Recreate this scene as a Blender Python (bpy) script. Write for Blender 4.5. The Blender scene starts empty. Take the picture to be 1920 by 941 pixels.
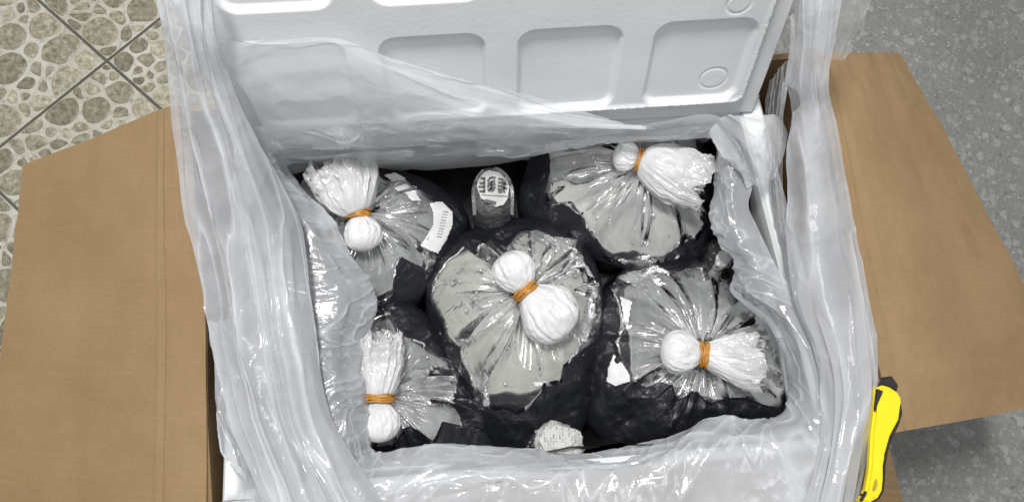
import bpy, bmesh, math, random
import numpy as np
from mathutils import Vector, Matrix
random.seed(7); RNG=np.random.default_rng(7)
S=bpy.context.scene
COL=S.collection
# ------------------------------------------------------------------ camera, world, light, exposure
F=1500.0; TH=math.radians(11); TG=np.array([0,0,.36]); DIST=.75
CAMP=TG+DIST*np.array([0,-math.sin(TH),math.cos(TH)])
RC=np.array([[1,0,0],[0,math.cos(TH),-math.sin(TH)],[0,math.sin(TH),math.cos(TH)]])
cam=bpy.data.cameras.new('camera'); cam.sensor_width=36; cam.lens=F/1920*36; cam.clip_end=50; cam.clip_start=.01
co=bpy.data.objects.new('camera',cam); COL.objects.link(co); co.location=CAMP; co.rotation_euler=(TH,0,0); S.camera=co
w=bpy.data.worlds.new('World'); S.world=w; w.use_nodes=True
w.node_tree.nodes['Background'].inputs[0].default_value=(.965,.98,1,1); w.node_tree.nodes['Background'].inputs[1].default_value=.38
def area(name,loc,tgt,sx,sy,e,col=(1,.98,.95)):
    l=bpy.data.lights.new(name,'AREA'); l.shape='RECTANGLE'; l.size=sx; l.size_y=sy; l.energy=e; l.color=col
    o=bpy.data.objects.new(name,l); COL.objects.link(o); o.location=loc
    o.rotation_euler=(Vector(tgt)-Vector(loc)).to_track_quat('-Z','Y').to_euler(); return o
area('ceiling_lamp',(-.18,.42,2.4),(0,0,.3),.20,.40,42,(1,.985,.96))
area('ceiling_panel',(.6,-.3,2.6),(0,0,.3),1.0,.3,6,(.96,.98,1))
S.view_settings.view_transform='Standard'; S.view_settings.look='None'; S.view_settings.exposure=0; S.view_settings.gamma=1
S.render.engine='CYCLES'
S.cycles.transparent_max_bounces=14; S.cycles.max_bounces=5; S.cycles.transmission_bounces=4; S.cycles.diffuse_bounces=3; S.cycles.glossy_bounces=2

# ------------------------------------------------------------------ helpers
def P(x,y,z):
    v=RC@np.array([(x-960)/F,-(y-470.5)/F,-1.0]); t=(z-CAMP[2])/v[2]; return CAMP+v*t
def mesh(name,verts,faces,mat,parent=None,smooth=True,uv=None,attr=None):
    me=bpy.data.meshes.new(name)
    me.from_pydata([tuple(map(float,v)) for v in verts],[],[tuple(map(int,f)) for f in faces]); me.update()
    if smooth: me.polygons.foreach_set('use_smooth',[True]*len(me.polygons))
    if mat: me.materials.append(mat)
    if attr is not None:
        a=me.attributes.new('gather','FLOAT','POINT'); a.data.foreach_set('value',np.asarray(attr,dtype=np.float32))
    if uv is not None:
        l=me.uv_layers.new(name='UVMap'); idx=np.empty(len(me.loops),dtype=np.int32); me.loops.foreach_get('vertex_index',idx)
        l.data.foreach_set('uv',np.asarray(uv,dtype=np.float32)[idx].ravel())
    o=bpy.data.objects.new(name,me); COL.objects.link(o)
    if parent is not None: o.parent=parent; o.matrix_parent_inverse=Matrix.Translation(-Vector(parent.location))
    return o
def empty(name,loc,label,cat,group=None):
    o=bpy.data.objects.new(name,None); o.empty_display_size=.02; COL.objects.link(o); o.location=tuple(map(float,loc))
    o['label']=label; o['category']=cat
    if group: o['group']=group
    return o
def grid_faces(nr,nc,closed=False):
    f=[]
    for i in range(nr-1):
        for j in range(nc if closed else nc-1):
            k=(j+1)%nc; f.append((i*nc+j,i*nc+k,(i+1)*nc+k,(i+1)*nc+j))
    return f
_T=RNG.random((256,256))
def vn(x,y,seed=0):
    x=np.asarray(x,float)+seed*17.3; y=np.asarray(y,float)+seed*9.7
    xi=np.floor(x).astype(int); yi=np.floor(y).astype(int); fx=x-xi; fy=y-yi
    fx=fx*fx*(3-2*fx); fy=fy*fy*(3-2*fy)
    a=_T[xi%256,yi%256]; b=_T[(xi+1)%256,yi%256]; c=_T[xi%256,(yi+1)%256]; d=_T[(xi+1)%256,(yi+1)%256]
    return (a*(1-fx)+b*fx)*(1-fy)+(c*(1-fx)+d*fx)*fy
def fbm(x,y,seed=0,o=4):
    r=0;a=.5
    for i in range(o): r=r+a*vn(x*2**i,y*2**i,seed+i*3.1); a*=.5
    return r
def ridge(x,y,seed=0): return 1-np.abs(2*vn(x,y,seed)-1)
def cat(pts,n,closed=False):
    pts=np.asarray(pts,float); m=len(pts)
    t=np.linspace(0,m if closed else m-1,n,endpoint=not closed); i=np.minimum(np.floor(t).astype(int),m-1 if closed else m-2); u=(t-i)[:,None]
    g=(lambda k:pts[k%m]) if closed else (lambda k:np.where((k<0)[:,None],2*pts[0]-pts[1],np.where((k>=m)[:,None],2*pts[-1]-pts[-2],pts[np.clip(k,0,m-1)])))
    a,b,c,d=g(i-1),g(i),g(i+1),g(i+2)
    return .5*((2*b)+(-a+c)*u+(2*a-5*b+4*c-d)*u*u+(-a+3*b-3*c+d)*u**3)
def loft(rows,nr,nc,closed=False,px=True):
    R=[]
    for r in rows:
        w_=[P(*p) for p in r] if px else r
        R.append(cat(w_,nc,closed))
    R=np.array(R); out=np.empty((nr,nc,3))
    for j in range(nc): out[:,j]=cat(R[:,j],nr)
    return out
def normals(G,closed=False):
    dt=np.gradient(G,axis=1) if not closed else (np.roll(G,-1,1)-np.roll(G,1,1)); ds=np.gradient(G,axis=0)
    n=np.cross(dt,ds); n/=np.linalg.norm(n,axis=2,keepdims=True)+1e-12
    n*=np.where(n[:,:,2:3]<0,-1,1); return n

# ------------------------------------------------------------------ materials
def mat(name):
    m=bpy.data.materials.new(name); m.use_nodes=True; nt=m.node_tree; nt.nodes.clear()
    out=nt.nodes.new('ShaderNodeOutputMaterial'); return m,nt,out
def N(nt,t,**kw):
    n=nt.nodes.new('ShaderNode'+t)
    for k,v in kw.items():
        if k.startswith('i_'):
            n.inputs[int(k[2:]) if k[2:].isdigit() else k[2:].replace('_',' ')].default_value=v
        else: setattr(n,k,v)
    return n
def L(nt,a,b): nt.links.new(a,b)
def coords(nt,scale=(1,1,1),kind='Object',rot=(0,0,0)):
    tc=N(nt,'TexCoord'); mp=N(nt,'Mapping'); L(nt,tc.outputs[kind],mp.inputs[0]); mp.inputs['Scale'].default_value=scale; mp.inputs['Rotation'].default_value=rot; return mp.outputs[0]
def ramp(nt,fac,stops):
    r=N(nt,'ValToRGB'); e=r.color_ramp.elements
    while len(e)<len(stops): e.new(.5)
    for k,(p,c) in enumerate(stops): e[k].position=p; e[k].color=(*c,1) if len(c)==3 else c
    L(nt,fac,r.inputs[0]); return r.outputs[0]
def noise(nt,vec,scale,detail=4,rough=.55,dist=0):
    n=N(nt,'TexNoise'); L(nt,vec,n.inputs['Vector']); n.inputs['Scale'].default_value=scale; n.inputs['Detail'].default_value=detail; n.inputs['Roughness'].default_value=rough; n.inputs['Distortion'].default_value=dist; return n
def bump(nt,h,strength,dist,prev=None):
    b=N(nt,'Bump'); b.inputs['Strength'].default_value=strength; b.inputs['Distance'].default_value=dist; L(nt,h,b.inputs['Height'])
    if prev is not None: L(nt,prev,b.inputs['Normal'])
    return b.outputs[0]
def math_(nt,op,a,b=None,c=None):
    m=N(nt,'Math',operation=op)
    for k,v in enumerate((a,b,c)):
        if v is None: continue
        if isinstance(v,(int,float)): m.inputs[k].default_value=v
        else: L(nt,v,m.inputs[k])
    return m.outputs[0]
def simple(name,col,rough=.5,spec=.5,nscale=60,var=.12,bmp=.1,bd=.001,coat=0):
    m,nt,out=mat(name); p=N(nt,'BsdfPrincipled'); v=coords(nt)
    n=noise(nt,v,nscale); c0=tuple(x*(1-var) for x in col); c1=tuple(min(1,x*(1+var)) for x in col)
    L(nt,ramp(nt,n.outputs[0],[(.3,c0),(.7,c1)]),p.inputs['Base Color']); p.inputs['Roughness'].default_value=rough
    p.inputs['Specular IOR Level'].default_value=spec; p.inputs['Coat Weight'].default_value=coat
    L(nt,bump(nt,n.outputs[0],bmp,bd),p.inputs['Normal']); L(nt,p.outputs[0],out.inputs[0]); return m

def m_terrazzo():
    m,nt,out=mat('terrazzo'); p=N(nt,'BsdfPrincipled'); v=coords(nt)
    nz=noise(nt,v,30,3); add=N(nt,'MixRGB',blend_type='ADD'); add.inputs[0].default_value=.02; L(nt,v,add.inputs[1]); L(nt,nz.outputs['Color'],add.inputs[2])
    cols=None
    base=ramp(nt,noise(nt,v,220,5,.7).outputs[0],[(.3,(.165,.166,.157)),(.7,(.27,.268,.253))])
    for sc,th,lo,hi in ((80,.40,(.17,.17,.16),(.40,.40,.38)),(120,.42,(.15,.15,.145),(.40,.40,.38)),(190,.36,(.10,.10,.095),(.44,.44,.42))):
        vo=N(nt,'TexVoronoi',feature='F1'); L(nt,add.outputs[0],vo.inputs['Vector']); vo.inputs['Scale'].default_value=sc
        sep=N(nt,'SeparateColor'); L(nt,vo.outputs['Color'],sep.inputs[0])
        # chip only in some cells
        pick=math_(nt,'LESS_THAN',sep.outputs[0],.5)
        rad=math_(nt,'MULTIPLY_ADD',sep.outputs[1],.25,th-.12)
        inside=math_(nt,'MULTIPLY',math_(nt,'LESS_THAN',vo.outputs['Distance'],rad),pick)
        cc=ramp(nt,sep.outputs[2],[(0,lo),(1,hi)])
        mx=N(nt,'MixRGB'); L(nt,math_(nt,'MULTIPLY',inside,.55),mx.inputs[0]); L(nt,base,mx.inputs[1]); L(nt,cc,mx.inputs[2]); base=mx.outputs[0]
    big=noise(nt,v,4,3); mx=N(nt,'MixRGB',blend_type='MULTIPLY'); mx.inputs[0].default_value=1; L(nt,base,mx.inputs[1]); L(nt,ramp(nt,big.outputs[0],[(.3,(.82,.82,.8)),(.7,(1.05,1.05,1.05))]),mx.inputs[2])
    L(nt,mx.outputs[0],p.inputs['Base Color']); p.inputs['Roughness'].default_value=.55
    L(nt,bump(nt,noise(nt,v,300,3).outputs[0],.12,.001),p.inputs['Normal']); L(nt,p.outputs[0],out.inputs[0]); return m
def m_tile():
    m,nt,out=mat('tile_glaze'); p=N(nt,'BsdfPrincipled'); v=coords(nt)
    n=noise(nt,v,90,8,.72); n2=noise(nt,v,12,3)
    c=ramp(nt,n.outputs[0],[(.33,(.27,.255,.205)),(.46,(.54,.525,.455)),(.75,(.70,.69,.63))])
    mx=N(nt,'MixRGB',blend_type='MULTIPLY'); mx.inputs[0].default_value=1; L(nt,c,mx.inputs[1]); L(nt,ramp(nt,n2.outputs[0],[(.3,(.78,.76,.7)),(.65,(1,1,1))]),mx.inputs[2])
    L(nt,mx.outputs[0],p.inputs['Base Color']); p.inputs['Roughness'].default_value=.45
    L(nt,bump(nt,n.outputs[0],.3,.0015),p.inputs['Normal']); L(nt,p.outputs[0],out.inputs[0]); return m
def m_pebble():
    m,nt,out=mat('pebble_glaze'); p=N(nt,'BsdfPrincipled'); v=coords(nt); oi=N(nt,'ObjectInfo')
    n=noise(nt,v,110,8,.75)
    c=ramp(nt,n.outputs[0],[(.30,(.07,.062,.043)),(.46,(.18,.162,.12)),(.60,(.28,.26,.205)),(.76,(.52,.50,.44))])
    c2=ramp(nt,oi.outputs['Random'],[(0,(1.0,.98,.93)),(.4,(1.3,1.28,1.22)),(.75,(1.6,1.6,1.56)),(1,(2.1,2.12,2.1))])
    mx=N(nt,'MixRGB',blend_type='MULTIPLY'); mx.inputs[0].default_value=1; L(nt,c,mx.inputs[1]); L(nt,c2,mx.inputs[2])
    L(nt,mx.outputs[0],p.inputs['Base Color']); p.inputs['Roughness'].default_value=.42
    L(nt,bump(nt,n.outputs[0],.35,.0015),p.inputs['Normal']); L(nt,p.outputs[0],out.inputs[0]); return m
def m_card(name,ang,tint=1.0):
    m,nt,out=mat(name); p=N(nt,'BsdfPrincipled')
    v=coords(nt,rot=(0,0,ang)); n=noise(nt,v,10,5,.6); nf=noise(nt,v,420,3,.6)
    st=coords(nt,(4,160,20),rot=(0,0,ang)); ns=noise(nt,st,1.2,3)
    a=math_(nt,'ADD',math_(nt,'MULTIPLY',n.outputs[0],.6),math_(nt,'MULTIPLY',ns.outputs[0],.12)); a=math_(nt,'ADD',a,math_(nt,'MULTIPLY',nf.outputs[0],.28))
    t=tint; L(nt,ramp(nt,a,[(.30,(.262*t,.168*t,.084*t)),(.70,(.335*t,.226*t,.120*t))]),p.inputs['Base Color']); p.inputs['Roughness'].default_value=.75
    p.inputs['Specular IOR Level'].default_value=.25
    wv=N(nt,'TexWave',wave_type='BANDS',bands_direction='Y'); L(nt,v,wv.inputs[0]); wv.inputs['Scale'].default_value=42; wv.inputs['Distortion'].default_value=.6
    b=bump(nt,nf.outputs[0],.6,.0012); b=bump(nt,wv.outputs['Fac'],.14,.0007,b); b=bump(nt,n.outputs[0],.4,.005,b); b=bump(nt,noise(nt,coords(nt,(2,9,10),rot=(0,0,ang+.12)),1.0,4,.6,.4).outputs[0],.30,.004,b)
    L(nt,b,p.inputs['Normal']); L(nt,p.outputs[0],out.inputs[0]); return m
def m_foam():
    m,nt,out=mat('white_foam'); p=N(nt,'BsdfPrincipled'); v=coords(nt)
    vo=N(nt,'TexVoronoi',feature='DISTANCE_TO_EDGE'); L(nt,v,vo.inputs['Vector']); vo.inputs['Scale'].default_value=330
    n=noise(nt,v,9,3); c=ramp(nt,n.outputs[0],[(.3,(.75,.77,.785)),(.7,(.81,.825,.84))]); L(nt,c,p.inputs['Base Color']); p.inputs['Roughness'].default_value=.5
    p.inputs['Subsurface Weight'].default_value=.0; p.inputs['Specular IOR Level'].default_value=.2
    hh=ramp(nt,vo.outputs['Distance'],[(0,(0,0,0)),(.12,(1,1,1))])
    nf=noise(nt,v,260,3)
    b=bump(nt,hh,.10,.0004); b=bump(nt,nf.outputs[0],.16,.0006,b); L(nt,b,p.inputs['Normal']); L(nt,p.outputs[0],out.inputs[0]); return m
def m_film(name,alpha,col=(.90,.91,.93),rough=.22,crinkle=.5,scale=22,gather=False,gloss=.5,facing=.35,stretch=(1,1,1),trans=.4,facet=0):
    m,nt,out=mat(name); v=coords(nt,stretch)
    vo=N(nt,'TexVoronoi',feature='DISTANCE_TO_EDGE'); dn=noise(nt,v,scale*.7,3,.6); ad=N(nt,'MixRGB',blend_type='ADD'); ad.inputs[0].default_value=.05; L(nt,v,ad.inputs[1]); L(nt,dn.outputs['Color'],ad.inputs[2])
    L(nt,ad.outputs[0],vo.inputs['Vector']); vo.inputs['Scale'].default_value=scale
    n=noise(nt,v,scale*1.6,5,.62,.6)
    cre=ramp(nt,vo.outputs['Distance'],[(0,(1,1,1)),(.10,(0,0,0))])
    b=bump(nt,n.outputs[0],crinkle,.006); b=bump(nt,cre,crinkle*.35,.0015,b)
    if facet:
        for sc_,di_ in ((scale*1.2,.010),(scale*3.6,.0035)):
            vf=N(nt,'TexVoronoi',feature='F1'); L(nt,ad.outputs[0],vf.inputs['Vector']); vf.inputs['Scale'].default_value=sc_
            b=bump(nt,vf.outputs['Distance'],facet,di_,b)
    d=N(nt,'BsdfDiffuse'); t=N(nt,'BsdfTranslucent'); g=N(nt,'BsdfGlossy'); tr=N(nt,'BsdfTransparent')
    d.inputs[0].default_value=(*col,1); t.inputs[0].default_value=(*col,1); g.inputs['Roughness'].default_value=rough; g.inputs[0].default_value=(1,1,1,1)
    for x in (d,t,g): L(nt,b,x.inputs['Normal'])
    dm=N(nt,'MixShader'); dm.inputs[0].default_value=trans; L(nt,d.outputs[0],dm.inputs[1]); L(nt,t.outputs[0],dm.inputs[2])
    lw=N(nt,'LayerWeight'); lw.inputs[0].default_value=.5
    al=math_(nt,'MULTIPLY_ADD',lw.outputs['Facing'],facing,alpha)
    al=math_(nt,'ADD',al,math_(nt,'MULTIPLY',math_(nt,'SUBTRACT',n.outputs[0],.5),alpha*.5))
    if gather:
        at=N(nt,'Attribute',attribute_name='gather'); al=math_(nt,'ADD',al,at.outputs['Fac'])
    cl=N(nt,'Clamp'); L(nt,al,cl.inputs[0]); cl.inputs[2].default_value=.97
    mx=N(nt,'MixShader'); L(nt,cl.outputs[0],mx.inputs[0]); L(nt,tr.outputs[0],mx.inputs[1]); L(nt,dm.outputs[0],mx.inputs[2])
    fr=N(nt,'Fresnel'); fr.inputs[0].default_value=1.5; L(nt,b,fr.inputs['Normal'])
    gm=N(nt,'MixShader'); L(nt,math_(nt,'MULTIPLY',fr.outputs[0],gloss*2),gm.inputs[0]); L(nt,mx.outputs[0],gm.inputs[1]); L(nt,g.outputs[0],gm.inputs[2])
    L(nt,gm.outputs[0],out.inputs[0]); return m
def m_black(name,col=(.012,.013,.018),rough=.28,sp=.22):
    m,nt,out=mat(name); p=N(nt,'BsdfPrincipled'); v=coords(nt); n=noise(nt,v,26,5,.6,.5); n2=noise(nt,v,140,3)
    p.inputs['Specular IOR Level'].default_value=sp; p.inputs['Base Color'].default_value=(*col,1); L(nt,math_(nt,'MULTIPLY_ADD',n.outputs[0],.3,rough-.1),p.inputs['Roughness'])
    b=bump(nt,n.outputs[0],.5,.008); b=bump(nt,n2.outputs[0],.15,.001,b); L(nt,b,p.inputs['Normal']); L(nt,p.outputs[0],out.inputs[0]); return m
def m_water(name,c0,c1):
    m,nt,out=mat(name); p=N(nt,'BsdfPrincipled'); v=coords(nt); n=noise(nt,v,24,5,.62,.8)
    L(nt,ramp(nt,n.outputs[0],[(.3,c0),(.68,c1)]),p.inputs['Base Color']); p.inputs['Roughness'].default_value=.12; p.inputs['IOR'].default_value=1.4
    L(nt,bump(nt,noise(nt,v,38,4,.6,.8).outputs[0],.4,.005),p.inputs['Normal']); L(nt,p.outputs[0],out.inputs[0]); return m
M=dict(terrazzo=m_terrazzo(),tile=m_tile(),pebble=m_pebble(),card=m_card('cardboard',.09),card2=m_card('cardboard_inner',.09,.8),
  foam=m_foam(),liner=m_film('milky_liner_film',.46,gather=True,col=(.87,.895,.935),rough=.15,crinkle=.26,scale=11,facet=.42,gloss=.5,facing=.35),
  side=m_film('milky_side_film',.52,col=(.87,.895,.935),rough=.13,crinkle=.26,scale=11,facet=.42,gather=True,gloss=.55,facing=.35),
  clear=m_film('clear_bag_film',.0,col=(.92,.93,.93),rough=.09,crinkle=.34,scale=18,facet=.12,gather=True,gloss=.50,facing=.02),
  white=m_film('gathered_white_film',.16,col=(.92,.93,.93),rough=.13,crinkle=.18,scale=24,facet=.20,gather=True,gloss=.6,facing=.35,trans=.25),
  bulb=m_film('folded_white_film',.90,col=(.88,.89,.89),rough=.13,crinkle=.18,scale=24,facet=.22,gloss=.6,facing=.1,trans=.12),
  black=m_black('black_bag_film',(.010,.011,.015),.32,.35),dark=m_black('black_lining_film',(.006,.0065,.0075),.45,.2),
  water1=m_water('grey_water',(.12,.125,.13),(.32,.33,.33)),water2=m_water('pale_water',(.26,.27,.26),(.48,.49,.47)),
  water3=m_water('greenish_water',(.24,.25,.225),(.47,.485,.44)),
  band=simple('rubber_band_amber',(.50,.225,.03),.4,.5,200,.3,.2,.0005),paper=simple('white_label_paper',(.72,.72,.72),.5,.4,50,.06,.2,.001,.3),
  ink=simple('black_ink',(.02,.02,.02),.5),fade=simple('faded_grey_ink',(.22,.22,.22),.5),yellow=simple('yellow_plastic',(.90,.70,.004),.35,.5,30,.04,.05,.0005),rubber=simple('black_rubber',(.012,.010,.010),.45),
  ochre=simple('ochre_recess',(.42,.30,.02),.5),news=simple('newsprint',(.50,.50,.49),.6,.4,60,.15,.4,.002),gap=simple('dark_paperboard',(.03,.025,.02),.9))

# ------------------------------------------------------------------ floor
def box(name,x0,x1,y0,y1,z0,z1,m,parent=None):
    return mesh(name,[(x0,y0,z0),(x1,y0,z0),(x1,y1,z0),(x0,y1,z0),(x0,y0,z1),(x1,y0,z1),(x1,y1,z1),(x0,y1,z1)],[(3,2,1,0),(4,5,6,7),(0,1,5,4),(1,2,6,5),(2,3,7,6),(3,0,4,7)],m,parent,False)
fl=box('terrazzo_floor',-.06,6,-6,6,-.05,0,M['terrazzo']); fl['kind']='structure'; fl['label']='grey speckled terrazzo floor right of the carton'
tf=box('tiled_floor',-6,-.06,-6,6,-.05,-.0042,simple('grout_grey',(.13,.12,.10),.9)); tf['kind']='structure'; tf['label']='pebble patterned tile floor left of the carton'
TO=np.array([-.5935,.3530]); A1=np.array([math.cos(math.radians(43)),math.sin(math.radians(43))])*.238; A2=np.array([math.cos(math.radians(-41)),math.sin(math.radians(-41))])*.238
AI=np.linalg.inv(np.array([A1,A2]).T)
def clip(poly,n,c):
    out=[]
    for i in range(len(poly)):
        a=poly[i];b=poly[(i+1)%len(poly)];da=a@n-c;db=b@n-c
        if da<=0: out.append(a)
        if da*db<0: out.append(a+(b-a)*(da/(da-db)))
    return out
def chaikin(p,k):
    for _ in range(k):
        q=[]
        for i in range(len(p)):
            a=p[i];b=p[(i+1)%len(p)]; q+= [a*.75+b*.25,a*.25+b*.75]
        p=q
    return p
def proj(p):
    q=RC.T@(np.asarray(p)-CAMP); return np.array([960+F*q[0]/-q[2],470.5-F*q[1]/-q[2]])
npeb=0
for ti in range(-4,3):
    for tj in range(-4,4):
        c=TO+(ti+.5)*A1+(tj+.5)*A2
        if c[0]>-.22 or c[0]<-1.15 or abs(c[1])>.85: continue
        q=[TO+(ti+a)*A1+(tj+b)*A2 for a,b in ((0,0),(0,1),(1,1),(1,0))]
        cc=sum(q)/4; q=[cc+(p-cc)*.985 for p in q]; q2=[cc+(p-cc)*.996 for p in q]; q=[cc+(p-cc)*.978 for p in q]
        vs=[(*p,-.0041) for p in q2]+[(*p,-.0010) for p in q2]+[(*p,0) for p in q]
        fs=[(8,11,10,9)[::-1]]
        for k in range(4):
            l=(k+1)%4; fs+=[(k,l,4+l,4+k),(4+k,4+l,8+l,8+k)]
        t=mesh('tile',vs,fs,M['tile'],tf,False)
        bm=bmesh.new(); bm.from_mesh(t.data); bmesh.ops.recalc_face_normals(bm,faces=bm.faces); bm.to_mesh(t.data); bm.free()
        rr=random.Random(ti*31+tj*7+5); seeds=[]
        for _ in range(900):
            big=len(seeds)<15
            s=np.array([rr.uniform(.02,.98),rr.uniform(.02,.98)]); r=rr.uniform(.085,.115) if big else rr.uniform(.028,.055)
            if all(np.hypot(*(s-o[0]))>(r+o[1])*.92 for o in seeds): seeds.append((s,r))
            if len(seeds)>95: break
        SV=[];SF=[]
        for k,(s,r) in enumerate(seeds):
            ctr=TO+(ti+s[0])*A1+(tj+s[1])*A2; px=proj((*ctr,0))
            if not(-700<px[0]<520 and -400<px[1]<1300): continue
            near=-30<px[0]<350 and -30<px[1]<660
            gp=rr.uniform(.006,.015); poly=[s+r*2.1*np.array([math.cos(a),math.sin(a)]) for a in np.linspace(0,2*math.pi,9)[:-1]+rr.random()]
            for e,(n_,c_) in enumerate((((1,0),.985),((-1,0),-.015),((0,1),.985),((0,-1),-.015))): poly=clip(poly,np.array(n_,float),c_)
            for o,(s2,r2) in enumerate(seeds):
                if o==k: continue
                d=s2-s; dd=np.hypot(*d)
                if dd>.4: continue
                n_=d/dd; t_=(dd*dd+r*r-r2*r2)/(2*dd); poly=clip(poly,n_,s@n_+t_-gp)
                if len(poly)<3: break
            if len(poly)<3: continue
            ar=abs(sum(poly[i][0]*poly[(i+1)%len(poly)][1]-poly[i][1]*poly[(i+1)%len(poly)][0] for i in range(len(poly))))/2
            if ar<.0011: continue
            poly=chaikin([np.array(p) for p in poly],2); n=len(poly)
            pc=sum(poly)/n
            W=[TO+(ti+p[0])*A1+(tj+p[1])*A2 for p in poly]; W2=[TO+(ti+p[0])*A1+(tj+p[1])*A2 for p in [pc+(p-pc)*.88 for p in poly]]
            h=.0011
            vs=[(*p,.0001) for p in W]+[(*p,h) for p in W2]; fs=[tuple(range(n,2*n))]+[(i,(i+1)%n,n+(i+1)%n,n+i) for i in range(n)]
            # outward winding
            x=sum(W[i][0]*W[(i+1)%n][1]-W[i][1]*W[(i+1)%n][0] for i in range(n))
            if x<0: fs=[f[::-1] for f in fs]
            if near: mesh('pebble',vs,fs,M['pebble'],t,False); npeb+=1
            else: o_=len(SV); SV+=vs; SF+=[tuple(i+o_ for i in f_) for f_ in fs]
        if SV: ob=mesh('pebble_patch',SV,SF,M['pebble'],t,False); ob['kind']='stuff'
print('pebbles',npeb)

# ------------------------------------------------------------------ carton
carton=empty('cardboard_carton',(0,0,0),'open brown corrugated carton with its flaps folded out around the white foam box','carton')
ZC=.352
CB=[P(345,200,ZC),P(1535,95,ZC),P(1672,838,ZC),P(386,958,ZC)]  # BL BR FR FL
cc=sum(CB)/4
def wall(a,b,name='side_panel',z1=ZC,m=None,th=.006):
    d=(b-a)/np.linalg.norm(b-a); n=np.array([d[1],-d[0],0]); 
    if n@(cc-a)<0: n=-n
    vs=[]
    for z in (.004,z1):
        for q in (a,b,b+n*th,a+n*th): vs.append((q[0],q[1],z))
    o=mesh(name,vs,[(3,2,1,0),(4,5,6,7),(0,1,5,4),(1,2,6,5),(2,3,7,6),(3,0,4,7)],m or M['card2'],carton,False)
    return o
e=.0065
ins=lambda a,b:(a+(b-a)/np.linalg.norm(b-a)*e, b-(b-a)/np.linalg.norm(b-a)*e)
wall(CB[0],CB[3]); wall(CB[1],CB[2]); wall(*ins(CB[0],CB[1])); wall(*ins(CB[3],CB[2]))
def flap(rows,name,crease=None,amp=.0015,seed=1,th=.0045):
    G=loft(rows,150,140,px=False); n=normals(G); nr,nc=G.shape[:2]
    s,t=np.meshgrid(np.linspace(0,1,nr),np.linspace(0,1,nc),indexing='ij')
    h=(fbm(s*3,t*5,seed)-.5)*amp*4
    if crease:
        for cpos,dep,wd in crease: h-=dep*np.exp(-((s-cpos)/wd)**2)
    G=G+n*h[:,:,None]; B=G-n*th
    # single solid: top grid, bottom grid, rim
    V=np.concatenate([G.reshape(-1,3),B.reshape(-1,3)]); f=grid_faces(nr,nc); o=nr*nc
    f2=[tuple(x+o for x in q[::-1]) for q in f]; f=f+f2
    rim=[j for j in range(nc)]+[i*nc+nc-1 for i in range(1,nr)]+[(nr-1)*nc+j for j in range(nc-2,-1,-1)]+[i*nc for i in range(nr-2,0,-1)]
    for k in range(len(rim)): a,b=rim[k],rim[(k+1)%len(rim)]; f.append((a,a+o,b+o,b))
    ob=mesh(name,V,f,M['card'],carton,True)
    bm=bmesh.new(); bm.from_mesh(ob.data); bmesh.ops.recalc_face_normals(bm,faces=bm.faces)
    for ed in bm.edges:
        if len(ed.link_faces)==2 and ed.calc_face_angle(0)>.9: ed.smooth=False
    bm.to_mesh(ob.data); bm.free()
    return ob
z=ZC+.003
# left flap: hinge -> outer edge
flap([[P(334,196,z),P(352,400,z),P(382,560,z),P(386,760,z),P(388,970,z)],
      [P(300,205,z-.004),P(300,400,z-.004),P(301,560,z-.004),P(298,760,z-.004),P(296,985,z-.004)],
      [P(180,256,.33),P(170,430,.33),P(160,600,.33),P(152,780,.33),P(145,1010,.33)],
      [P(41,309,.300),P(26,440,.300),P(6,600,.300),P(-12,790,.300),P(-30,1030,.300)]],'flap',[(.315,.0013,.010),(.34,-.0008,.014),(.70,.0010,.05)],.0016,3)
# right flap
flap([[P(1538,97,z),P(1571,280,z),P(1605,460,z),P(1640,640,z),P(1675,811,z)],
      [P(1590,98,z-.006),P(1640,270,z-.006),P(1690,450,z-.006),P(1740,630,z-.006),P(1760,796,z-.006)],
      [P(1650,98,.315),P(1710,240,.315),P(1790,430,.315),P(1860,620,.315),P(1880,774,.315)],
      [P(1692,99,.285),P(1775,250,.285),P(1872,440,.285),P(1950,600,.285),P(1990,752,.285)]],'flap',[(.10,.0008,.012),(.16,-.0006,.03),(.6,.0008,.06)],.0022,8)
# front flap hanging down
flap([[P(392,962,z),P(800,924,z),P(1300,874,z),P(1668,841,z)],
      [P(396,1040,.30),P(800,1010,.30),P(1300,960,.30),P(1690,925,.30)],
      [P(396,1120,.25),P(800,1090,.25),P(1300,1050,.25),P(1712,1010,.25)]],'flap',None,.001,5)
# ------------------------------------------------------------------ foam box
foam=empty('foam_box',(0,0,.01),'white expanded foam box standing inside the brown carton under the plastic liner','foam box')
ZF=.356
FB=[P(436,262,ZF),P(1424,175,ZF),P(1600,842,ZF),P(414,952,ZF)]
fc=sum(FB)/4
def fwall(a,b,a2,b2):
    vs=[]
    for zz in (.02,ZF-.004): 
        for q in (a,b,b2,a2): vs.append(np.array([q[0],q[1],zz]))
    c=sum(vs)/8; top=[np.array([v[0],v[1],ZF]) for v in vs[4:]]; tc=sum(top)/4
    d=(b-a)/np.linalg.norm(b-a); nn=np.array([-d[1],d[0],0])
    if nn@(fc-a)<0: nn=-nn
    top=[top[0]+nn*.003,top[1]+nn*.003,top[2]-nn*.003,top[3]-nn*.003]
    return mesh('side_wall',vs+top,[(3,2,1,0),(0,1,5,4),(1,2,6,5),(2,3,7,6),(3,0,4,7),(4,5,9,8),(5,6,10,9),(6,7,11,10),(7,4,8,11),(8,9,10,11)],M['foam'],foam,False)
inn=[P(466,290,ZF),P(1388,212,ZF),P(1545,822,ZF),P(458,918,ZF)]
for k in range(4): fwall(FB[k],FB[(k+1)%4],inn[k],inn[(k+1)%4])
mesh('bottom',[(*q[:2],zz) for zz in (.0065,.0195) for q in FB],[(3,2,1,0),(4,5,6,7),(0,1,5,4),(1,2,6,5),(2,3,7,6),(3,0,4,7)],M['foam'],foam,False)

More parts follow.
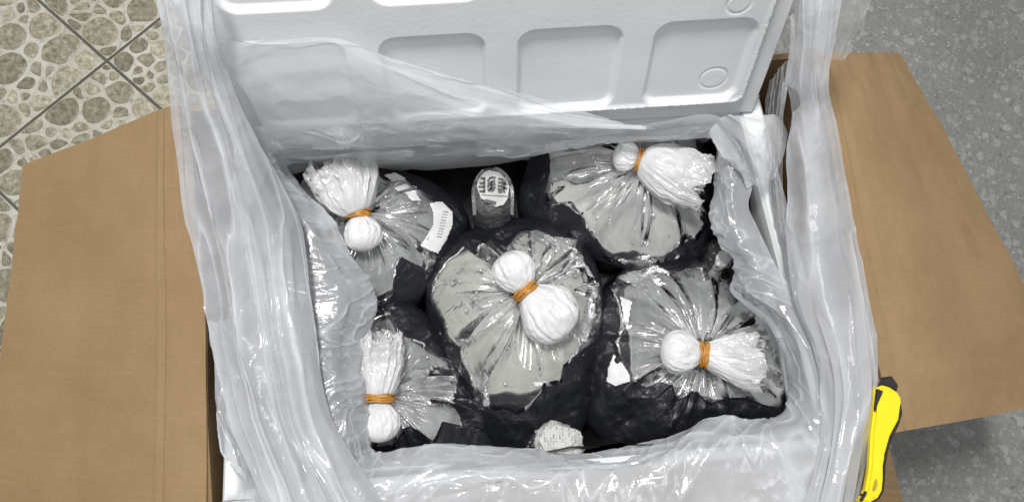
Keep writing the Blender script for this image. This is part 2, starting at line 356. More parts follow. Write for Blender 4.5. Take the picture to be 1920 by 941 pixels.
# ------------------------------------------------------------------ foam lid
LS=.975; lp=dict(o=CAMP+(np.array([-.2318,.1105,.385])-CAMP)*LS,yaw=.0803,roll=-.0365,tilt=1.1974,p=.1187*LS,w=.0911*LS,v1=.1357*LS,v2=.1008*LS)
lu=np.array([math.cos(lp['yaw'])*math.cos(lp['roll']),math.sin(lp['yaw'])*math.cos(lp['roll']),math.sin(lp['roll'])])
lv=np.array([-math.sin(lp['yaw'])*math.cos(lp['tilt']),math.cos(lp['yaw'])*math.cos(lp['tilt']),math.sin(lp['tilt'])]); lv=lv-lu*(lu@lv); lv/=np.linalg.norm(lv)
ln=np.cross(lu,lv)
def LP(x,y,off=0.0):
    d=RC@np.array([(x-960)/F,-(y-470.5)/F,-1.0]); o=lp['o']+ln*off; t=((o-CAMP)@ln)/(d@ln); return CAMP+d*t
def luv(x,y): q=LP(x,y)-lp['o']; return q@lu,q@lv
print('lid corners',luv(1412,215),luv(1490,0),luv(420,250),luv(355,0),'n',ln)
lid=empty('foam_lid',lp['o'],'white foam box lid with recessed panels leaning up behind the open box','foam lid')
u0,u1,v0,v1=-.034,luv(1414,215)[0],luv(1414,218)[1],.36
nu,nv=620,400
U,V_=np.meshgrid(np.linspace(u0,u1,nu),np.linspace(v0,v1,nv))
def srect(x,y,ax,bx,ay,by,r):
    cx,cy,hx,hy=(ax+bx)/2,(ay+by)/2,(bx-ax)/2-r,(by-ay)/2-r
    dx=np.maximum(np.abs(x-cx)-hx,0); dy=np.maximum(np.abs(y-cy)-hy,0); return np.hypot(dx,dy)-r+np.minimum(np.maximum(np.abs(x-cx)-hx,np.abs(y-cy)-hy),0)
def sst(x,a,b): t=np.clip((x-a)/(b-a),0,1); return t*t*(3-2*t)
H=np.zeros_like(U)
rows_=[(0,lp['v2']),(lp['v1'],lp['v1']+.0914),(2*lp['v1'],2*lp['v1']+.0914)]
for k in range(4):
    for a,b in rows_:
        d=srect(U,V_,k*lp['p'],k*lp['p']+lp['w'],a,b,.016); H-=.0055*(1-sst(d,-.0045,.0012))
do=srect(U,V_,-.010,3*lp['p']+lp['w']+.006,-.001,.38,.01)     # border step: outer band stands lower
H-=.006*sst(do,.0,.004)
H+=.0022*np.exp(-((do-.0005)/.003)**2)*(1+0.5*(vn(U*900,V_*900,2)-.5))
for (cx,cy,r) in ((1340,155,.0125),(1386,8,.010),(1180,-40,.01)):
    a,b=luv(cx,cy); rr=np.hypot(U-a,V_-b); H-=.0009*np.exp(-((rr-r)/.0011)**2)
H+=(vn(U*420,V_*420,1)-.5)*.00009+(fbm(U*9,V_*9,5)-.5)*.0015
G=lp['o']+U[...,None]*lu+V_[...,None]*lv+H[...,None]*ln
Bk=lp['o']+U[...,None]*lu+V_[...,None]*lv-.026*ln
nr,nc=nv,nu; VV=np.concatenate([G.reshape(-1,3),Bk[[0,-1]][:,[0,-1]].reshape(-1,3)]); f=grid_faces(nr,nc); o=nr*nc
f+=[tuple(range(0,nc))[::-1]+(o,o+1)]; f+=[tuple((nr-1)*nc+j for j in range(nc))+(o+3,o+2)]
f+=[tuple(i*nc for i in range(nr))+(o+2,o)]; f+=[tuple(i*nc+nc-1 for i in range(nr))[::-1]+(o+1,o+3)]; f+=[(o,o+2,o+3,o+1)]
lm=mesh('ribbed_panel',VV,f,M['foam'],lid,True)
me=lm.data; sm=[True]*len(me.polygons); sm[-5:]=[False]*5; me.polygons.foreach_set('use_smooth',sm)

# ------------------------------------------------------------------ black lining
lining=[]
rowsB=[]
ipx=[(486,304),(700,284),(960,262),(1200,242),(1368,236),(1400,350),(1446,520),(1505,690),(1526,800),(1300,828),(1000,856),(700,884),(484,896),(470,700),(465,500)]
def shr(k): 
    c=(960,560); return [(c[0]+(x-c[0])*k,c[1]+(y-c[1])*k) for x,y in ipx]
G=loft([[(*q,.340) for q in shr(.985)],[(*q,.312) for q in shr(.965)],[(*q,.268) for q in shr(.90)],[(*q,.238) for q in shr(.72)],[(*q,.225) for q in shr(.4)],[(*q,.225) for q in shr(.02)]],90,420,True)
s,t=np.meshgrid(np.linspace(0,1,90),np.linspace(0,1,420,endpoint=False),indexing='ij')
n=normals(G,True); G=G+n*((ridge(np.sin(2*math.pi*t)*7+7+s*3,np.cos(2*math.pi*t)*7+7,3)-.5)*.008)[...,None]
lb=mesh('black_lining_bag',G.reshape(-1,3),grid_faces(90,420,True),M['dark'])
lb['label']='black plastic lining sheet filling the inside of the foam box behind the tied bags'; lb['category']='plastic lining'

# ------------------------------------------------------------------ water bags
def ray_r(poly,c,th):
    best=None; d=np.array([math.cos(th),math.sin(th)])
    for i in range(len(poly)):
        a=poly[i]-c;b=poly[(i+1)%len(poly)]-c; e_=b-a; den=d[0]*e_[1]-d[1]*e_[0]
        if abs(den)<1e-12: continue
        t_=(a[0]*e_[1]-a[1]*e_[0])/den; u_=(a[0]*d[1]-a[1]*d[0])/den
        if t_>0 and 0<=u_<1: best=t_ if best is None else max(best,t_)
    return best or .01
class Bag: pass
def make_bag(k,body,hole,zt,zr,water,label,seed,pleatA=1.0,gz=1.0,reach=.22):
    b=Bag(); b.c=P(k[0],k[1],zt)[:2]; b.zt=zt; b.zr=zr; b.seed=seed
    nT=560; th=np.linspace(0,2*math.pi,nT,endpoint=False); b.th=th
    bw=np.array([P(x,y,zr)[:2] for x,y in body]); bw=cat(np.c_[bw,np.zeros(len(bw))],len(bw)*8,True)[:,:2]
    hz=zr+(zt-zr)*.35; hw=np.array([P(x,y,hz)[:2] for x,y in hole])
    b.R=np.array([ray_r(bw,b.c,a) for a in th]); b.Hr=np.array([ray_r(hw,b.c,a) for a in th])
    ks=np.hanning(15); ks/=ks.sum(); b.R=np.convolve(np.r_[b.R[-7:],b.R,b.R[:7]],ks,'valid')
    b.Hr=np.minimum(b.Hr*(1+.03*(vn(th*14,th*0,seed)-.5)),b.R*.985)
    def zsurf(r,a):   # r normalised 0..1(+)
        rr=np.clip(r,0,1); base=zr+(zt-.012-zr)*(1-rr**2.3)**.75
        return base+.014*np.exp(-(rr/.13)**2)
    b.z=zsurf
    cs,sn=np.cos(th),np.sin(th)
    def surf(rn,off,amp=0,sd=0,skirt=None):
        # rn (nr,nT) normalised radius
        a=np.broadcast_to(th,rn.shape); z_=zsurf(rn,a)
        p1=ridge(np.cos(a)*4.5+20+rn*1.6,np.sin(a)*4.5+20+rn*1.0,sd)**2; p2=ridge(np.cos(a)*10+50+rn*2.5,np.sin(a)*10+50+rn,sd+4)**2; p3=ridge(np.cos(a)*2.2+9,np.sin(a)*2.2+9+rn,sd+9)
        env=np.clip(rn/.10,0,1)*np.exp(-(rn/.62)**2)
        d=amp*((p1-.45)*.0095*env+(p2-.4)*.0032*np.exp(-(rn/.4)**2)*np.clip(rn/.06,0,1)+(p3-.5)*.012*np.clip(rn/.3,0,1)*np.clip((1.02-rn)/.3,0,1))
        R_=b.R*rn; x=b.c[0]+R_*cs; y=b.c[1]+R_*sn; return np.stack([x,y,z_+off+d],-1),d
    b.surf=surf
    root=empty('water_bag',(*b.c,.09),label,'water bag','knotted water bags packed in black film inside the foam box')
    b.root=root
    sk=[(1.0,.0),(1.012,.015),(1.0,.05),(.97,.12),(.9,zr-.10)]
    def skirt(G0,extra=0):
        rows=[G0]
        for m_,dz in sk[1:]:
            G_=np.stack([b.c[0]+(b.R*m_+extra)*cs,b.c[1]+(b.R*m_+extra)*sn,np.full(nT,zr-dz)],-1); G_[:,2]+=(G0[-1,:,2]-zr)*.3; rows.append(G_[None])
        return np.concatenate(rows)
    # black film: hole edge -> outline -> down
    q=np.linspace(0,1,46)[:,None]; rn=(b.Hr/b.R)[None]*(1-q)+q*1.0
    G0,_=surf(rn,.0,.9,seed); wr=(fbm(G0[...,0]*45,G0[...,1]*45,seed+2)-.5)*.010; G0[...,2]+=wr*np.clip(q*4,0,1); G0=skirt(G0)
    mesh('black_film',G0.reshape(-1,3),grid_faces(len(G0),nT,True),M['black'],root)
    # inner pouch with water
    q=np.linspace(.015,1,90)[:,None]; rn=np.broadcast_to(q,(90,nT))*np.minimum(1,(b.Hr/b.R)+.06)[None]
    G1,_=surf(rn,-.0022,.9,seed); 
    mesh('water_pouch',G1.reshape(-1,3),grid_faces(90,nT,True),water,root)
    # clear outer film with pleats, whiter where it gathers towards the knot
    q=np.linspace(.012,1,130)[:,None]; rn=q**1.25*np.minimum(1,b.Hr/b.R*(1.02+reach*vn(np.cos(th)*3+7,np.sin(th)*3+7,seed+20)**2))[None]
    G2,d=surf(rn,.0022,1.25*pleatA,seed); a=np.broadcast_to(th,rn.shape)
    st=ridge(np.cos(a)*6+30+rn*1.6,np.sin(a)*6+30+rn,seed+6); lobe=vn(np.cos(a)*1.6+8,np.sin(a)*1.6+8,seed+11)
    ga=gz*(.9*np.exp(-(rn/.14)**1.6)+(.55*st**3+.06)*np.exp(-(rn/(.16+.42*lobe))**2)+.30*np.exp(-((rn-(b.Hr/b.R)[None])/.010)**2))
    G2[...,2]+=(ridge(G2[...,0]*45,G2[...,1]*45,seed+3)-.5)*.0012*np.clip(rn*3,0,1)
    G2[-8:,:,2]-=(np.linspace(0,1,8)**2*.0035)[:,None]
    mesh('clear_film',G2.reshape(-1,3),grid_faces(len(G2),nT,True),M['clear'],root,attr=ga.ravel())
    def zat(x,y):
        dx,dy=x-b.c[0],y-b.c[1]; a_=math.atan2(dy,dx)%(2*math.pi); i=int(a_/(2*math.pi)*nT)%nT; return float(zsurf(np.array(math.hypot(dx,dy)/b.R[i]),a_))
    b.zat=zat
    def pxw(x,y,off=0):
        z_=zt
        for _ in range(5): w_=P(x,y,z_); z_=zat(w_[0],w_[1])
        return np.array([w_[0],w_[1],z_+off])
    b.pxw=pxw
    return b
def inside(p,poly):
    x,y=p;c=False
    for i in range(len(poly)):
        x1,y1=poly[i];x2,y2=poly[i-1]
        if (y1>y)!=(y2>y) and x<(x2-x1)*(y-y1)/(y2-y1)+x1: c=not c
    return c
def patch(name,b,poly,off,m,step=2.0,wob=.0006,parent=None,label=None):
    xs=[p[0] for p in poly];ys=[p[1] for p in poly]; nx=int((max(xs)-min(xs))/step)+2; ny=int((max(ys)-min(ys))/step)+2
    idx={};V=[];Fc=[]
    def g(i,j):
        if (i,j) not in idx:
            x=min(xs)+i*step;y=min(ys)+j*step; w_=b.pxw(x,y,off)if hasattr(b,'pxw') else b(x,y); w_[2]+=float(vn(x*.07,y*.07,3)-.5)*wob*4; idx[(i,j)]=len(V);V.append(w_)
        return idx[(i,j)]
    for i in range(nx):
        for j in range(ny):
            if inside((min(xs)+(i+.5)*step,min(ys)+(j+.5)*step),poly): Fc.append((g(i,j+1),g(i+1,j+1),g(i+1,j),g(i,j)))
    o=mesh(name,V,Fc,m,parent if parent is not None else b.root); 
    if label: o['label']=label
    return o
def frame_dir(px0,px1,z0,z1):
    a=P(*px0,z0);c=P(*px1,z1);d=c-a;l=np.linalg.norm(d);d/=l
    up=np.array([0,0,1.]);s_=np.cross(up,d);s_/=np.linalg.norm(s_);u_=np.cross(d,s_);return a,d,s_,u_,l
def tuft(b,p0,p1,width,z0,z1,seed,frill=.25,flat=.6,shells=5,r0=.010,power=.8,bend=.5):
    a,d,s_,u_,l=frame_dir(p0,p1,z0,z1); V=[];Fc=[];AT=[];nS,nP=46,260
    W=width/2/ (F/(CAMP[2]-z1))
    for sh in range(shells):
        s=np.linspace(0,1,nS)[:,None]; ph=np.linspace(0,2*math.pi,nP,endpoint=False)[None]
        k=1-.16*sh; sd=seed+sh*5
        lenm=l*(.80+frill*ridge(np.cos(ph)*2.4+5,np.sin(ph)*2.4+5,sd)+.35*frill*vn(np.cos(ph)*4+5,np.sin(ph)*7+5,sd+1))*(1-.06*sh)
        rho=r0*k+(W*k-r0*k)*np.sin(s*math.pi*bend)**power
        pl=(ridge(np.cos(ph)*4+9+s*1.6,np.sin(ph)*4+9+s,sd+2)-.5)*.18+(ridge(np.cos(ph)*11+9,np.sin(ph)*11+9+s*1.5,sd+3)-.5)*.07
        rho=rho*(1+pl*np.clip(s*2.2,0,1))
        fl=1-(1-flat)*np.clip(s*1.5,0,1)
        wob=(fbm(s*5+np.sin(ph)*2+9,np.cos(ph)*4+9+s*2,sd+5)-.5)*.014*s**1.3+(ridge(s*6+np.sin(ph)*4+9,np.cos(ph)*4+9,sd+6)-.5)*.004*s**2*(frill>.3)
        X=a+d*(s*lenm)[...,None]+s_*(rho*np.cos(ph)+wob)[...,None]+u_*(rho*np.sin(ph)*fl+wob)[...,None]
        AT.append((.26+.46*(1-s)**.9+(ridge(np.cos(ph)*5+9,np.sin(ph)*5+9+s,sd+2)**3)*.10*(1-.5*s)+(fbm(s*4+9,np.cos(ph)*4+9+np.sin(ph)*2,sd)-.5)*.5).ravel()); o=len(V); V+=list(X.reshape(-1,3)); Fc+=[tuple(x+o for x in q_) for q_ in grid_faces(nS,nP,True)]
    return mesh('gathered_tail',V,Fc,M['white'],b.root,attr=np.concatenate(AT))
def bulb(b,p0,p1,width,z0,z1,seed,name='folded_knot',m=None):
    a,d,s_,u_,l=frame_dir(p0,p1,z0,z1); nS,nP=80,160; W=width/2/(F/(CAMP[2]-z1))
    s=np.linspace(0,1,nS)[:,None]; ph=np.linspace(0,2*math.pi,nP,endpoint=False)[None]
    prof=np.where(s<.55,.36+.64*np.sin(np.clip(s/.55,0,1)*math.pi/2),np.sqrt(np.clip(1-((s-.55)/.45)**2.4,0,1)))
    pl=(ridge(np.cos(ph)*3+9+s*.8,np.sin(ph)*3+9+s*.5,seed)-.5)*.11+(ridge(np.cos(ph)*7+9+s*2,np.sin(ph)*7+9+s*3,seed+3)-.5)*.06+(ridge(np.cos(ph)*4+s*6+9,np.sin(ph)*4+9-s*5,seed+5)-.5)*.04+(fbm(np.cos(ph)*2+5+s*0,s*3+np.sin(ph)*2+5,seed+8)-.5)*.3
    rho=W*prof*(1+pl*np.sin(np.clip(s,0,1)*math.pi)**.5)
    X=a+d*(s*l)[...,None]+s_*(rho*np.cos(ph))[...,None]+u_*(rho*np.sin(ph)*.85)[...,None]
    return mesh(name,X.reshape(-1,3),grid_faces(nS,nP,True),m or M['bulb'],b.root)
def band(b,pc,dirpx,width,z,loops=4,seed=0,pitch=.0021):
    a,d,s_,u_,l=frame_dir((pc[0]-dirpx[0],pc[1]-dirpx[1]),(pc[0]+dirpx[0],pc[1]+dirpx[1]),z,z); c=P(*pc,z); W=width/2/(F/(CAMP[2]-z)); V=[];Fc=[]
    rr=random.Random(seed)
    for k in range(loops):
        off=(k-(loops-1)/2)*pitch; tl=rr.uniform(-.09,.09); rw=W*rr.uniform(.95,1.04); nP,nQ=64,8; o=len(V)
        for i in range(nP):
            t_=2*math.pi*i/nP; cen=c+s_*rw*math.cos(t_)+u_*rw*.85*math.sin(t_)+d*(off+tl*rw*math.cos(t_)+.0004*math.sin(5*t_+k)); rad=s_*math.cos(t_)+u_*math.sin(t_)
            for j in range(nQ):
                q_=2*math.pi*j/nQ; V.append(cen+rad*.0011*math.cos(q_)+d*.0011*math.sin(q_))
        for i in range(nP):
            for j in range(nQ): Fc.append((o+i*nQ+j,o+i*nQ+(j+1)%nQ,o+((i+1)%nP)*nQ+(j+1)%nQ,o+((i+1)%nP)*nQ+j))
    return mesh('rubber_band',V,Fc,M['band'],b.root)
def bubbles(b,n,seed):
    rr=random.Random(seed); V=[];Fc=[]
    for _ in range(n):
        a=rr.random()*2*math.pi; i=int(a/(2*math.pi)*len(b.th)); r=b.Hr[i]*rr.uniform(.35,.97); x=b.c[0]+r*math.cos(a); y=b.c[1]+r*math.sin(a)
        s_=rr.choice([.0008,.0010,.0014,.0022]); z_=b.zat(x,y)+.0030; o=len(V)
        for v in ICO[0]: V.append((x+v[0]*s_,y+v[1]*s_,z_+v[2]*s_*.8))
        Fc+=[tuple(o+q for q in f_) for f_ in ICO[1]]
    o=mesh('bubbles',V,Fc,M['bead'],b.root); o['kind']='stuff'
bm=bmesh.new(); bmesh.ops.create_icosphere(bm,subdivisions=2,radius=1); ICO=([tuple(v.co) for v in bm.verts],[tuple(v.index for v in f_.verts) for f_ in bm.faces]); bm.free()
M['bead']=m_film('water_bead',.22,rough=.04,crinkle=.0,gloss=1.0,facing=.5)

B1=make_bag((676,402),[(545,318),(620,312),(700,312),(780,328),(845,365),(878,410),(850,470),(810,530),(775,575),(730,590),(640,590),(560,520),(520,420)],
  [(575,345),(620,322),(700,320),(722,345),(760,345),(800,378),(838,384),(822,430),(808,462),(790,500),(770,492),(752,482),(735,545),(700,560),(655,525),(600,480),(575,410)],.318,.272,M['water1'],
  'back left clear water bag, tail pointing up, torn white labels on its side',11)
B2=make_bag((1203,306),[(1000,290),(1060,262),(1180,250),(1300,255),(1338,330),(1345,420),(1335,470),(1270,500),(1180,505),(1080,470),(1000,425),(972,375)],
  [(1046,272),(1034,310),(1026,362),(1045,385),(1068,384),(1088,405),(1104,436),(1130,462),(1150,475),(1185,470),(1215,478),(1245,478),(1262,462),(1280,442),(1305,448),(1322,420),(1320,380),(1312,330),(1300,262),(1180,252)],.322,.272,M['water2'],
  'large clear water bag at the back right, its frilled tail pointing right',23)
B3=make_bag((986,548),[(798,560),(815,490),(870,435),(960,408),(1050,418),(1105,470),(1132,560),(1118,680),(1095,800),(1030,860),(930,860),(880,740),(818,650)],
  [(806,536),(845,482),(878,470),(905,490),(925,455),(950,470),(975,440),(1008,432),(1050,448),(1078,462),(1080,478),(1108,510),(1124,545),(1131,548),(1128,600),(1112,640),(1085,655),(1055,690),(1052,715),(1020,722),(985,738),(950,732),(918,740),(905,742),(888,725),(872,690),(864,650),(838,625),(822,590)],.326,.275,M['water3'],
  'central clear water bag with greenish water and a jagged black edge',37)
B4=make_bag((714,745),[(690,566),(740,556),(800,590),(845,660),(895,730),(935,800),(950,870),(860,900),(700,900),(600,860),(590,740),(620,620)],
  [(640,650),(680,620),(730,600),(752,640),(772,640),(800,660),(835,680),(856,720),(852,760),(872,800),(835,790),(815,825),(790,805),(770,800),(740,830),(680,840),(630,800)],.318,.272,M['water1'],
  'front left clear water bag, knot below its band and tail fanning upward',51)
B5=make_bag((1316,664),[(1128,560),(1150,515),(1220,490),(1300,484),(1380,492),(1440,560),(1485,650),(1490,760),(1460,830),(1300,850),(1180,850),(1100,790),(1092,690),(1110,620)],
  [(1170,545),(1215,520),(1262,512),(1300,500),(1345,508),(1385,545),(1420,580),(1455,630),(1468,690),(1460,722),(1430,728),(1395,742),(1340,748),(1298,738),(1268,726),(1235,718),(1205,728),(1186,718),(1180,690),(1178,640),(1168,590)],.320,.272,M['water1'],
  'front right clear water bag, wide tail pointing right, knot left of band',68,gz=1.1,reach=.6)
# knots: bulb from the band outward, tail the other way
for b,bc,d,bw_,bl,bwd,tl,twd,sd,fr in (
   (B1,(672,402),(0,-1),46,(687,470),72,(636,312),132,3,.40),
   (B2,(1201,301),(-1,-.35),46,(1150,286),58,(1312,342),112,7,.30),
   (B3,(986,547),(-.6,-.85),52,(944,476),80,(1062,640),100,12,.16),
   (B4,(708,746),(0,1),60,(714,830),70,(707,632),92,17,.28),
   (B5,(1318,664),(-1,-.05),46,(1238,656),76,(1424,680),100,23,.26)):
    zb=b.zt+.010
    bulb(b,bc,bl,bwd,zb-.002,zb-.001,sd)
    if b is B3: bulb(b,bc,(1070,624),110,zb-.002,zb-.006,sd+4,'gathered_tail',M['bulb'])
    else: tuft(b,bc,tl,twd,zb-.002,zb+.004,sd,fr,power={11:.6,23:.5,51:.4,68:.8}[b.seed],bend={11:.62,23:.70,51:.6,68:.5}[b.seed])
    band(b,bc,d,bw_,zb,seed=sd)
# extra side frill of the back-left tail
for b,n_,sd in ((B1,45,1),(B2,80,2),(B3,80,3),(B4,35,4),(B5,70,5)): bubbles(b,n_,sd)
# labels and torn paper under the film
patch('torn_label',B1,[(806,382),(830,380),(848,398),(850,420),(838,450),(822,476),(805,470),(789,462),(800,445),(812,425),(814,402)],.0034,M['paper'],label='torn white barcode label')
patch('torn_label',B1,[(720,330),(742,326),(760,335),(766,348),(782,352),(782,366),(790,378),(772,378),(762,364),(742,358),(738,342)],.0034,M['paper'],label='small torn strip of white paper')
for i,(x,y) in enumerate([(833+k*-1.3,398+k*5.2) for k in range(10)]):
    patch('printed_bar',B1,[(x-1,y-.6),(x+8,y+.6),(x+8,y+(1.8 if i%3 else 2.8)),(x-2,y+.7)],.0038,M['fade'],step=.8)
patch('white_patch',B5,[(1162,556),(1184,566),(1178,600),(1170,634),(1164,620),(1168,590)],.0030,M['paper'])
patch('white_patch',B5,[(1150,665),(1163,672),(1172,690),(1180,705),(1186,724),(1160,727),(1137,715),(1140,690)],.0030,M['paper'])
patch('white_patch',B3,[(1000,716),(1030,714),(1032,720),(1002,724)],.0030,M['paper'])

# ------------------------------------------------------------------ small packets between the bags
def crumple(cx,cy,z0,z1,rpx,mat_,seed,name,parent,asp=1.0,ang=0,amp=.3,facets=22):
    c0=P(cx,cy,z1); R=rpx/(F/(CAMP[2]-z1)); bm=bmesh.new(); bmesh.ops.create_icosphere(bm,subdivisions=5,radius=1); rr=np.random.default_rng(seed)
    pl=[(lambda v:v/np.linalg.norm(v))(rr.normal(size=3)) for _ in range(facets*5)]; ds=rr.uniform(1-amp,1.0,len(pl))
    V=[]
    for v in bm.verts:
        d=np.array(v.co); k=1.0
        for n_,q in zip(pl,ds):
            t_=d@n_
            if t_>0.05: k=min(k,q/t_)
        x,y,zz=d*k; ca,sa=math.cos(ang),math.sin(ang); k*=1+.16*(float(ridge(d[0]*2.6+d[2]*2+9,d[1]*2.6+9,seed))-.5)+.07*(float(ridge(d[0]*7+d[2]*5+9,d[1]*7+9,seed+2))-.5); x,y,zz=d*k; x,y=x*asp,y; V.append(c0+np.array([(x*ca-y*sa)*R,(x*sa+y*ca)*R,zz*(z1-z0) if zz<0 else zz*R*.7]))
    Fc=[tuple(v.index for v in f_.verts) for f_ in bm.faces]; bm.free()
    return mesh(name,V,Fc,mat_,parent,False)
# printed packet at the back
pk=empty('wrapped_packet',P(922,365,.16),'small newspaper wrapped packet with big black characters, standing at the back between bags','packet')
nP=90; rows=[]
cpk=P(922,352,.325)
cyl=[]
prof=[(.0,.322,.0),(.008,.3225,0),(.0150,.3205,0),(.0185,.315,0),(.0190,.300,0),(.0195,.27,0),(.021,.22,0),(.022,.16,0)]
ph=np.linspace(0,2*math.pi,nP,endpoint=False); V=[]
pr=cat(np.array(prof),60)
for i,(r,z_,_) in enumerate(pr):
    k=1+.10*(ridge(np.cos(ph)*2+4,np.sin(ph)*2+4,5)-.5)*min(1,r/.015)+.09*(ridge(ph*.6+z_*260,ph*1.2,6)-.5)*min(1,r/.018)
    for a,kk in zip(ph,k): V.append((cpk[0]+r*kk*math.cos(a)*1.02,cpk[1]-.004+r*kk*math.sin(a)*1.05-(.322-z_)*.25,z_+.0015*math.sin(a*3)))
mesh('paper_wrap',V,grid_faces(60,nP,True),simple('grey_newsprint',(.10,.10,.105),.3,.5,300,.5,.5,.002),pk)
def PKP(x,y): return P(x,y,.3250)
class PB: pass
pb=PB(); pb.pxw=lambda x,y,off=0:P(x,y,.3245+off); pb.root=pk
patch('printed_label',pb,[(904,324),(912,318),(940,324),(949,332),(955,350),(952,372),(944,384),(930,388),(912,378),(902,372),(894,350),(896,334)],0,M['news'],wob=.0002,step=1.2)
def st(*q,w=3.2):
    for (xa,ya,xb,yb) in q:
        l=math.hypot(xb-xa,yb-ya); nx,ny=-(yb-ya)/l*w/2,(xb-xa)/l*w/2
        a,b_,c_,d_=(xa+nx,ya+ny),(xb+nx,yb+ny),(xb-nx,yb-ny),(xa-nx,ya-ny)
        for (qa,qb,qc,qd) in ((a,b_,c_,d_),):
            V=[P(x,y,.3262) for x,y in (qa,qb,qc,qd)]; STV.append(V)
STV=[]
# left character (mirrored E-like), middle (hooked strokes), right (box + crossing stroke)
st((901,334,910,334),(908,334,908,361),(899,343,908,343),(897,350,908,350),(899,358,908,359),w=4.0)
st((914,340,920,332),(920,332,929,333),(914,345,928,338),(913,350,929,344),(921,340,922,352),(914,356,929,350),(916,359,922,352),(921,359,927,353),w=3.4)
st((934,335,943,336),(943,336,942,358),(934,342,942,342),(933,348,942,349),(933,354,941,355),(934,359,941,360),(947,338,945,361),(943,344,951,345),(943,352,951,353),w=3.4)
st((909,376,930,381),w=6.0)
st((903,365,952,368),w=1.0)
V=[];Fc=[]
for q in STV: o=len(V); V+=q; Fc.append((o,o+1,o+2,o+3))
o=mesh('printed_characters',V,Fc,M['ink'],pk,False)
# clear wrap over it
V=[]
for i,(r,z_,_) in enumerate(pr):
    k=1.12+.22*(ridge(np.cos(ph)*1.5+4,np.sin(ph)*1.5+4,9)-.5)*min(1,r/.012)
    for a,kk in zip(ph,k): V.append((cpk[0]+r*kk*math.cos(a),cpk[1]-.004+r*kk*1.15*math.sin(a)-(.322-z_)*.25,z_+.006+.002*math.sin(a*5)))
mesh('clear_wrap',V,grid_faces(60,nP,True),M['clear'],pk,attr=np.full(len(V),.0)) if 0 else None
hood=[loft([[(887,404,.31),(885,352,.322),(902,320,.330),(924,312,.332),(946,322,.330),(962,350,.322),(963,404,.31)],[(893,402,.312),(892,352,.326),(907,325,.334),(925,319,.336),(941,329,.334),(956,352,.326),(957,402,.312)]],10,80)]
mesh('clear_wrap',hood[0].reshape(-1,3),grid_faces(10,80),M['clear'],pk,attr=np.full(800,.30))
# newspaper wad at the front
nw=empty('newspaper_wad',P(1048,840,.2),'crumpled newsprint packet poking out between the front bags beside the liner edge','packet')
m,nt,out=mat('printed_newsprint'); p=N(nt,'BsdfPrincipled'); v=coords(nt,rot=(.3,.2,1.6)); br=N(nt,'TexBrick'); L(nt,v,br.inputs[0]); br.inputs['Scale'].default_value=90; br.inputs['Mortar Size'].default_value=.035
nn=noise(nt,v,1400,2); br.inputs[1].default_value=(.15,.15,.15,1); br.inputs[2].default_value=(.55,.55,.54,1); br.inputs['Mortar'].default_value=(.6,.6,.58,1)
mx=N(nt,'MixRGB'); L(nt,ramp(nt,nn.outputs[0],[(.42,(0,0,0)),(.55,(1,1,1))]),mx.inputs[0]); mx.inputs[1].default_value=(.56,.56,.55,1); L(nt,br.outputs[0],mx.inputs[2]); L(nt,mx.outputs[0],p.inputs['Base Color']); p.inputs['Roughness'].default_value=.7; p.inputs['Coat Weight'].default_value=.05; L(nt,p.outputs[0],out.inputs[0]); M['print']=m
crumple(1047,838,.22,.318,60,M['print'],4,'crumpled_paper',nw,1.05,.5,.35)
crumple(1016,850,.2,.305,44,M['black'],6,'black_film',nw,1.0,.2,.35)

wk=empty('foil_scrap',P(1352,482,.2),'small crinkled black and white packet wedged at the right edge between two bags','packet')
crumple(1352,478,.2,.306,34,M['black'],9,'black_film',wk,1.0,.2,.4)
crumple(1358,484,.23,.314,20,M['paper'],12,'white_paper',wk,1.3,.9,.4)
crumple(1350,480,.22,.315,37,M['clear'],15,'clear_wrap',wk,1.0,.2,.4)

# ------------------------------------------------------------------ liner
liner=empty('plastic_liner',(0,0,.30),'large milky translucent plastic liner bag pulled open and folded over the foam box rim','plastic liner')
def sheet(rows,nr,nc,closed=False,folds=(),m=None,px=True,name='draped_sheet',edge=0.0):
    G=loft(rows,nr,nc,closed,px); n=normals(G,closed)
    s,t=np.meshgrid(np.linspace(0,1,nr),np.linspace(0,1,nc,endpoint=not closed),indexing='ij')
    h=np.zeros_like(s); ga=np.zeros_like(s)
    for (amp,fs,ft,warp,sd,pw) in folds:
        if closed: X=np.cos(2*math.pi*t)*ft; Y=np.sin(2*math.pi*t)*ft; wv=(fbm(X*.8+30,Y*.8+30+s,sd+3)-.5)*warp; q=ridge(s*fs+wv+X*.35+40,Y*.35+X*.2+40+wv,sd)**pw
        else: wv=(fbm(t*3.1,s*1.7,sd+3)-.5)*warp; q=ridge(s*fs+wv,t*ft+wv*.3,sd)**pw
        h+=amp*(q-.4)
        if pw>=7: ga+=.34*q**1.5
    ga+=(fbm(s*2.5+1,t*(14 if closed else 3)+1,77)-.5)*.35
    h+=(fbm(G[...,0]*9,G[...,1]*9,31,3)-.5)*(.004 if name=='back_drape' else .010)
    h+=(ridge(G[...,0]*38+fbm(G[...,0]*30,G[...,1]*30,3)*2,G[...,1]*30,33)**2-.4)*.0006
    G=G+n*h[...,None]
    return mesh(name,G.reshape(-1,3),grid_faces(nr,nc,closed),m or (M['liner'] if name=='rim_fold' else M['side']),liner,attr=np.clip(ga,-.25,.4).ravel())
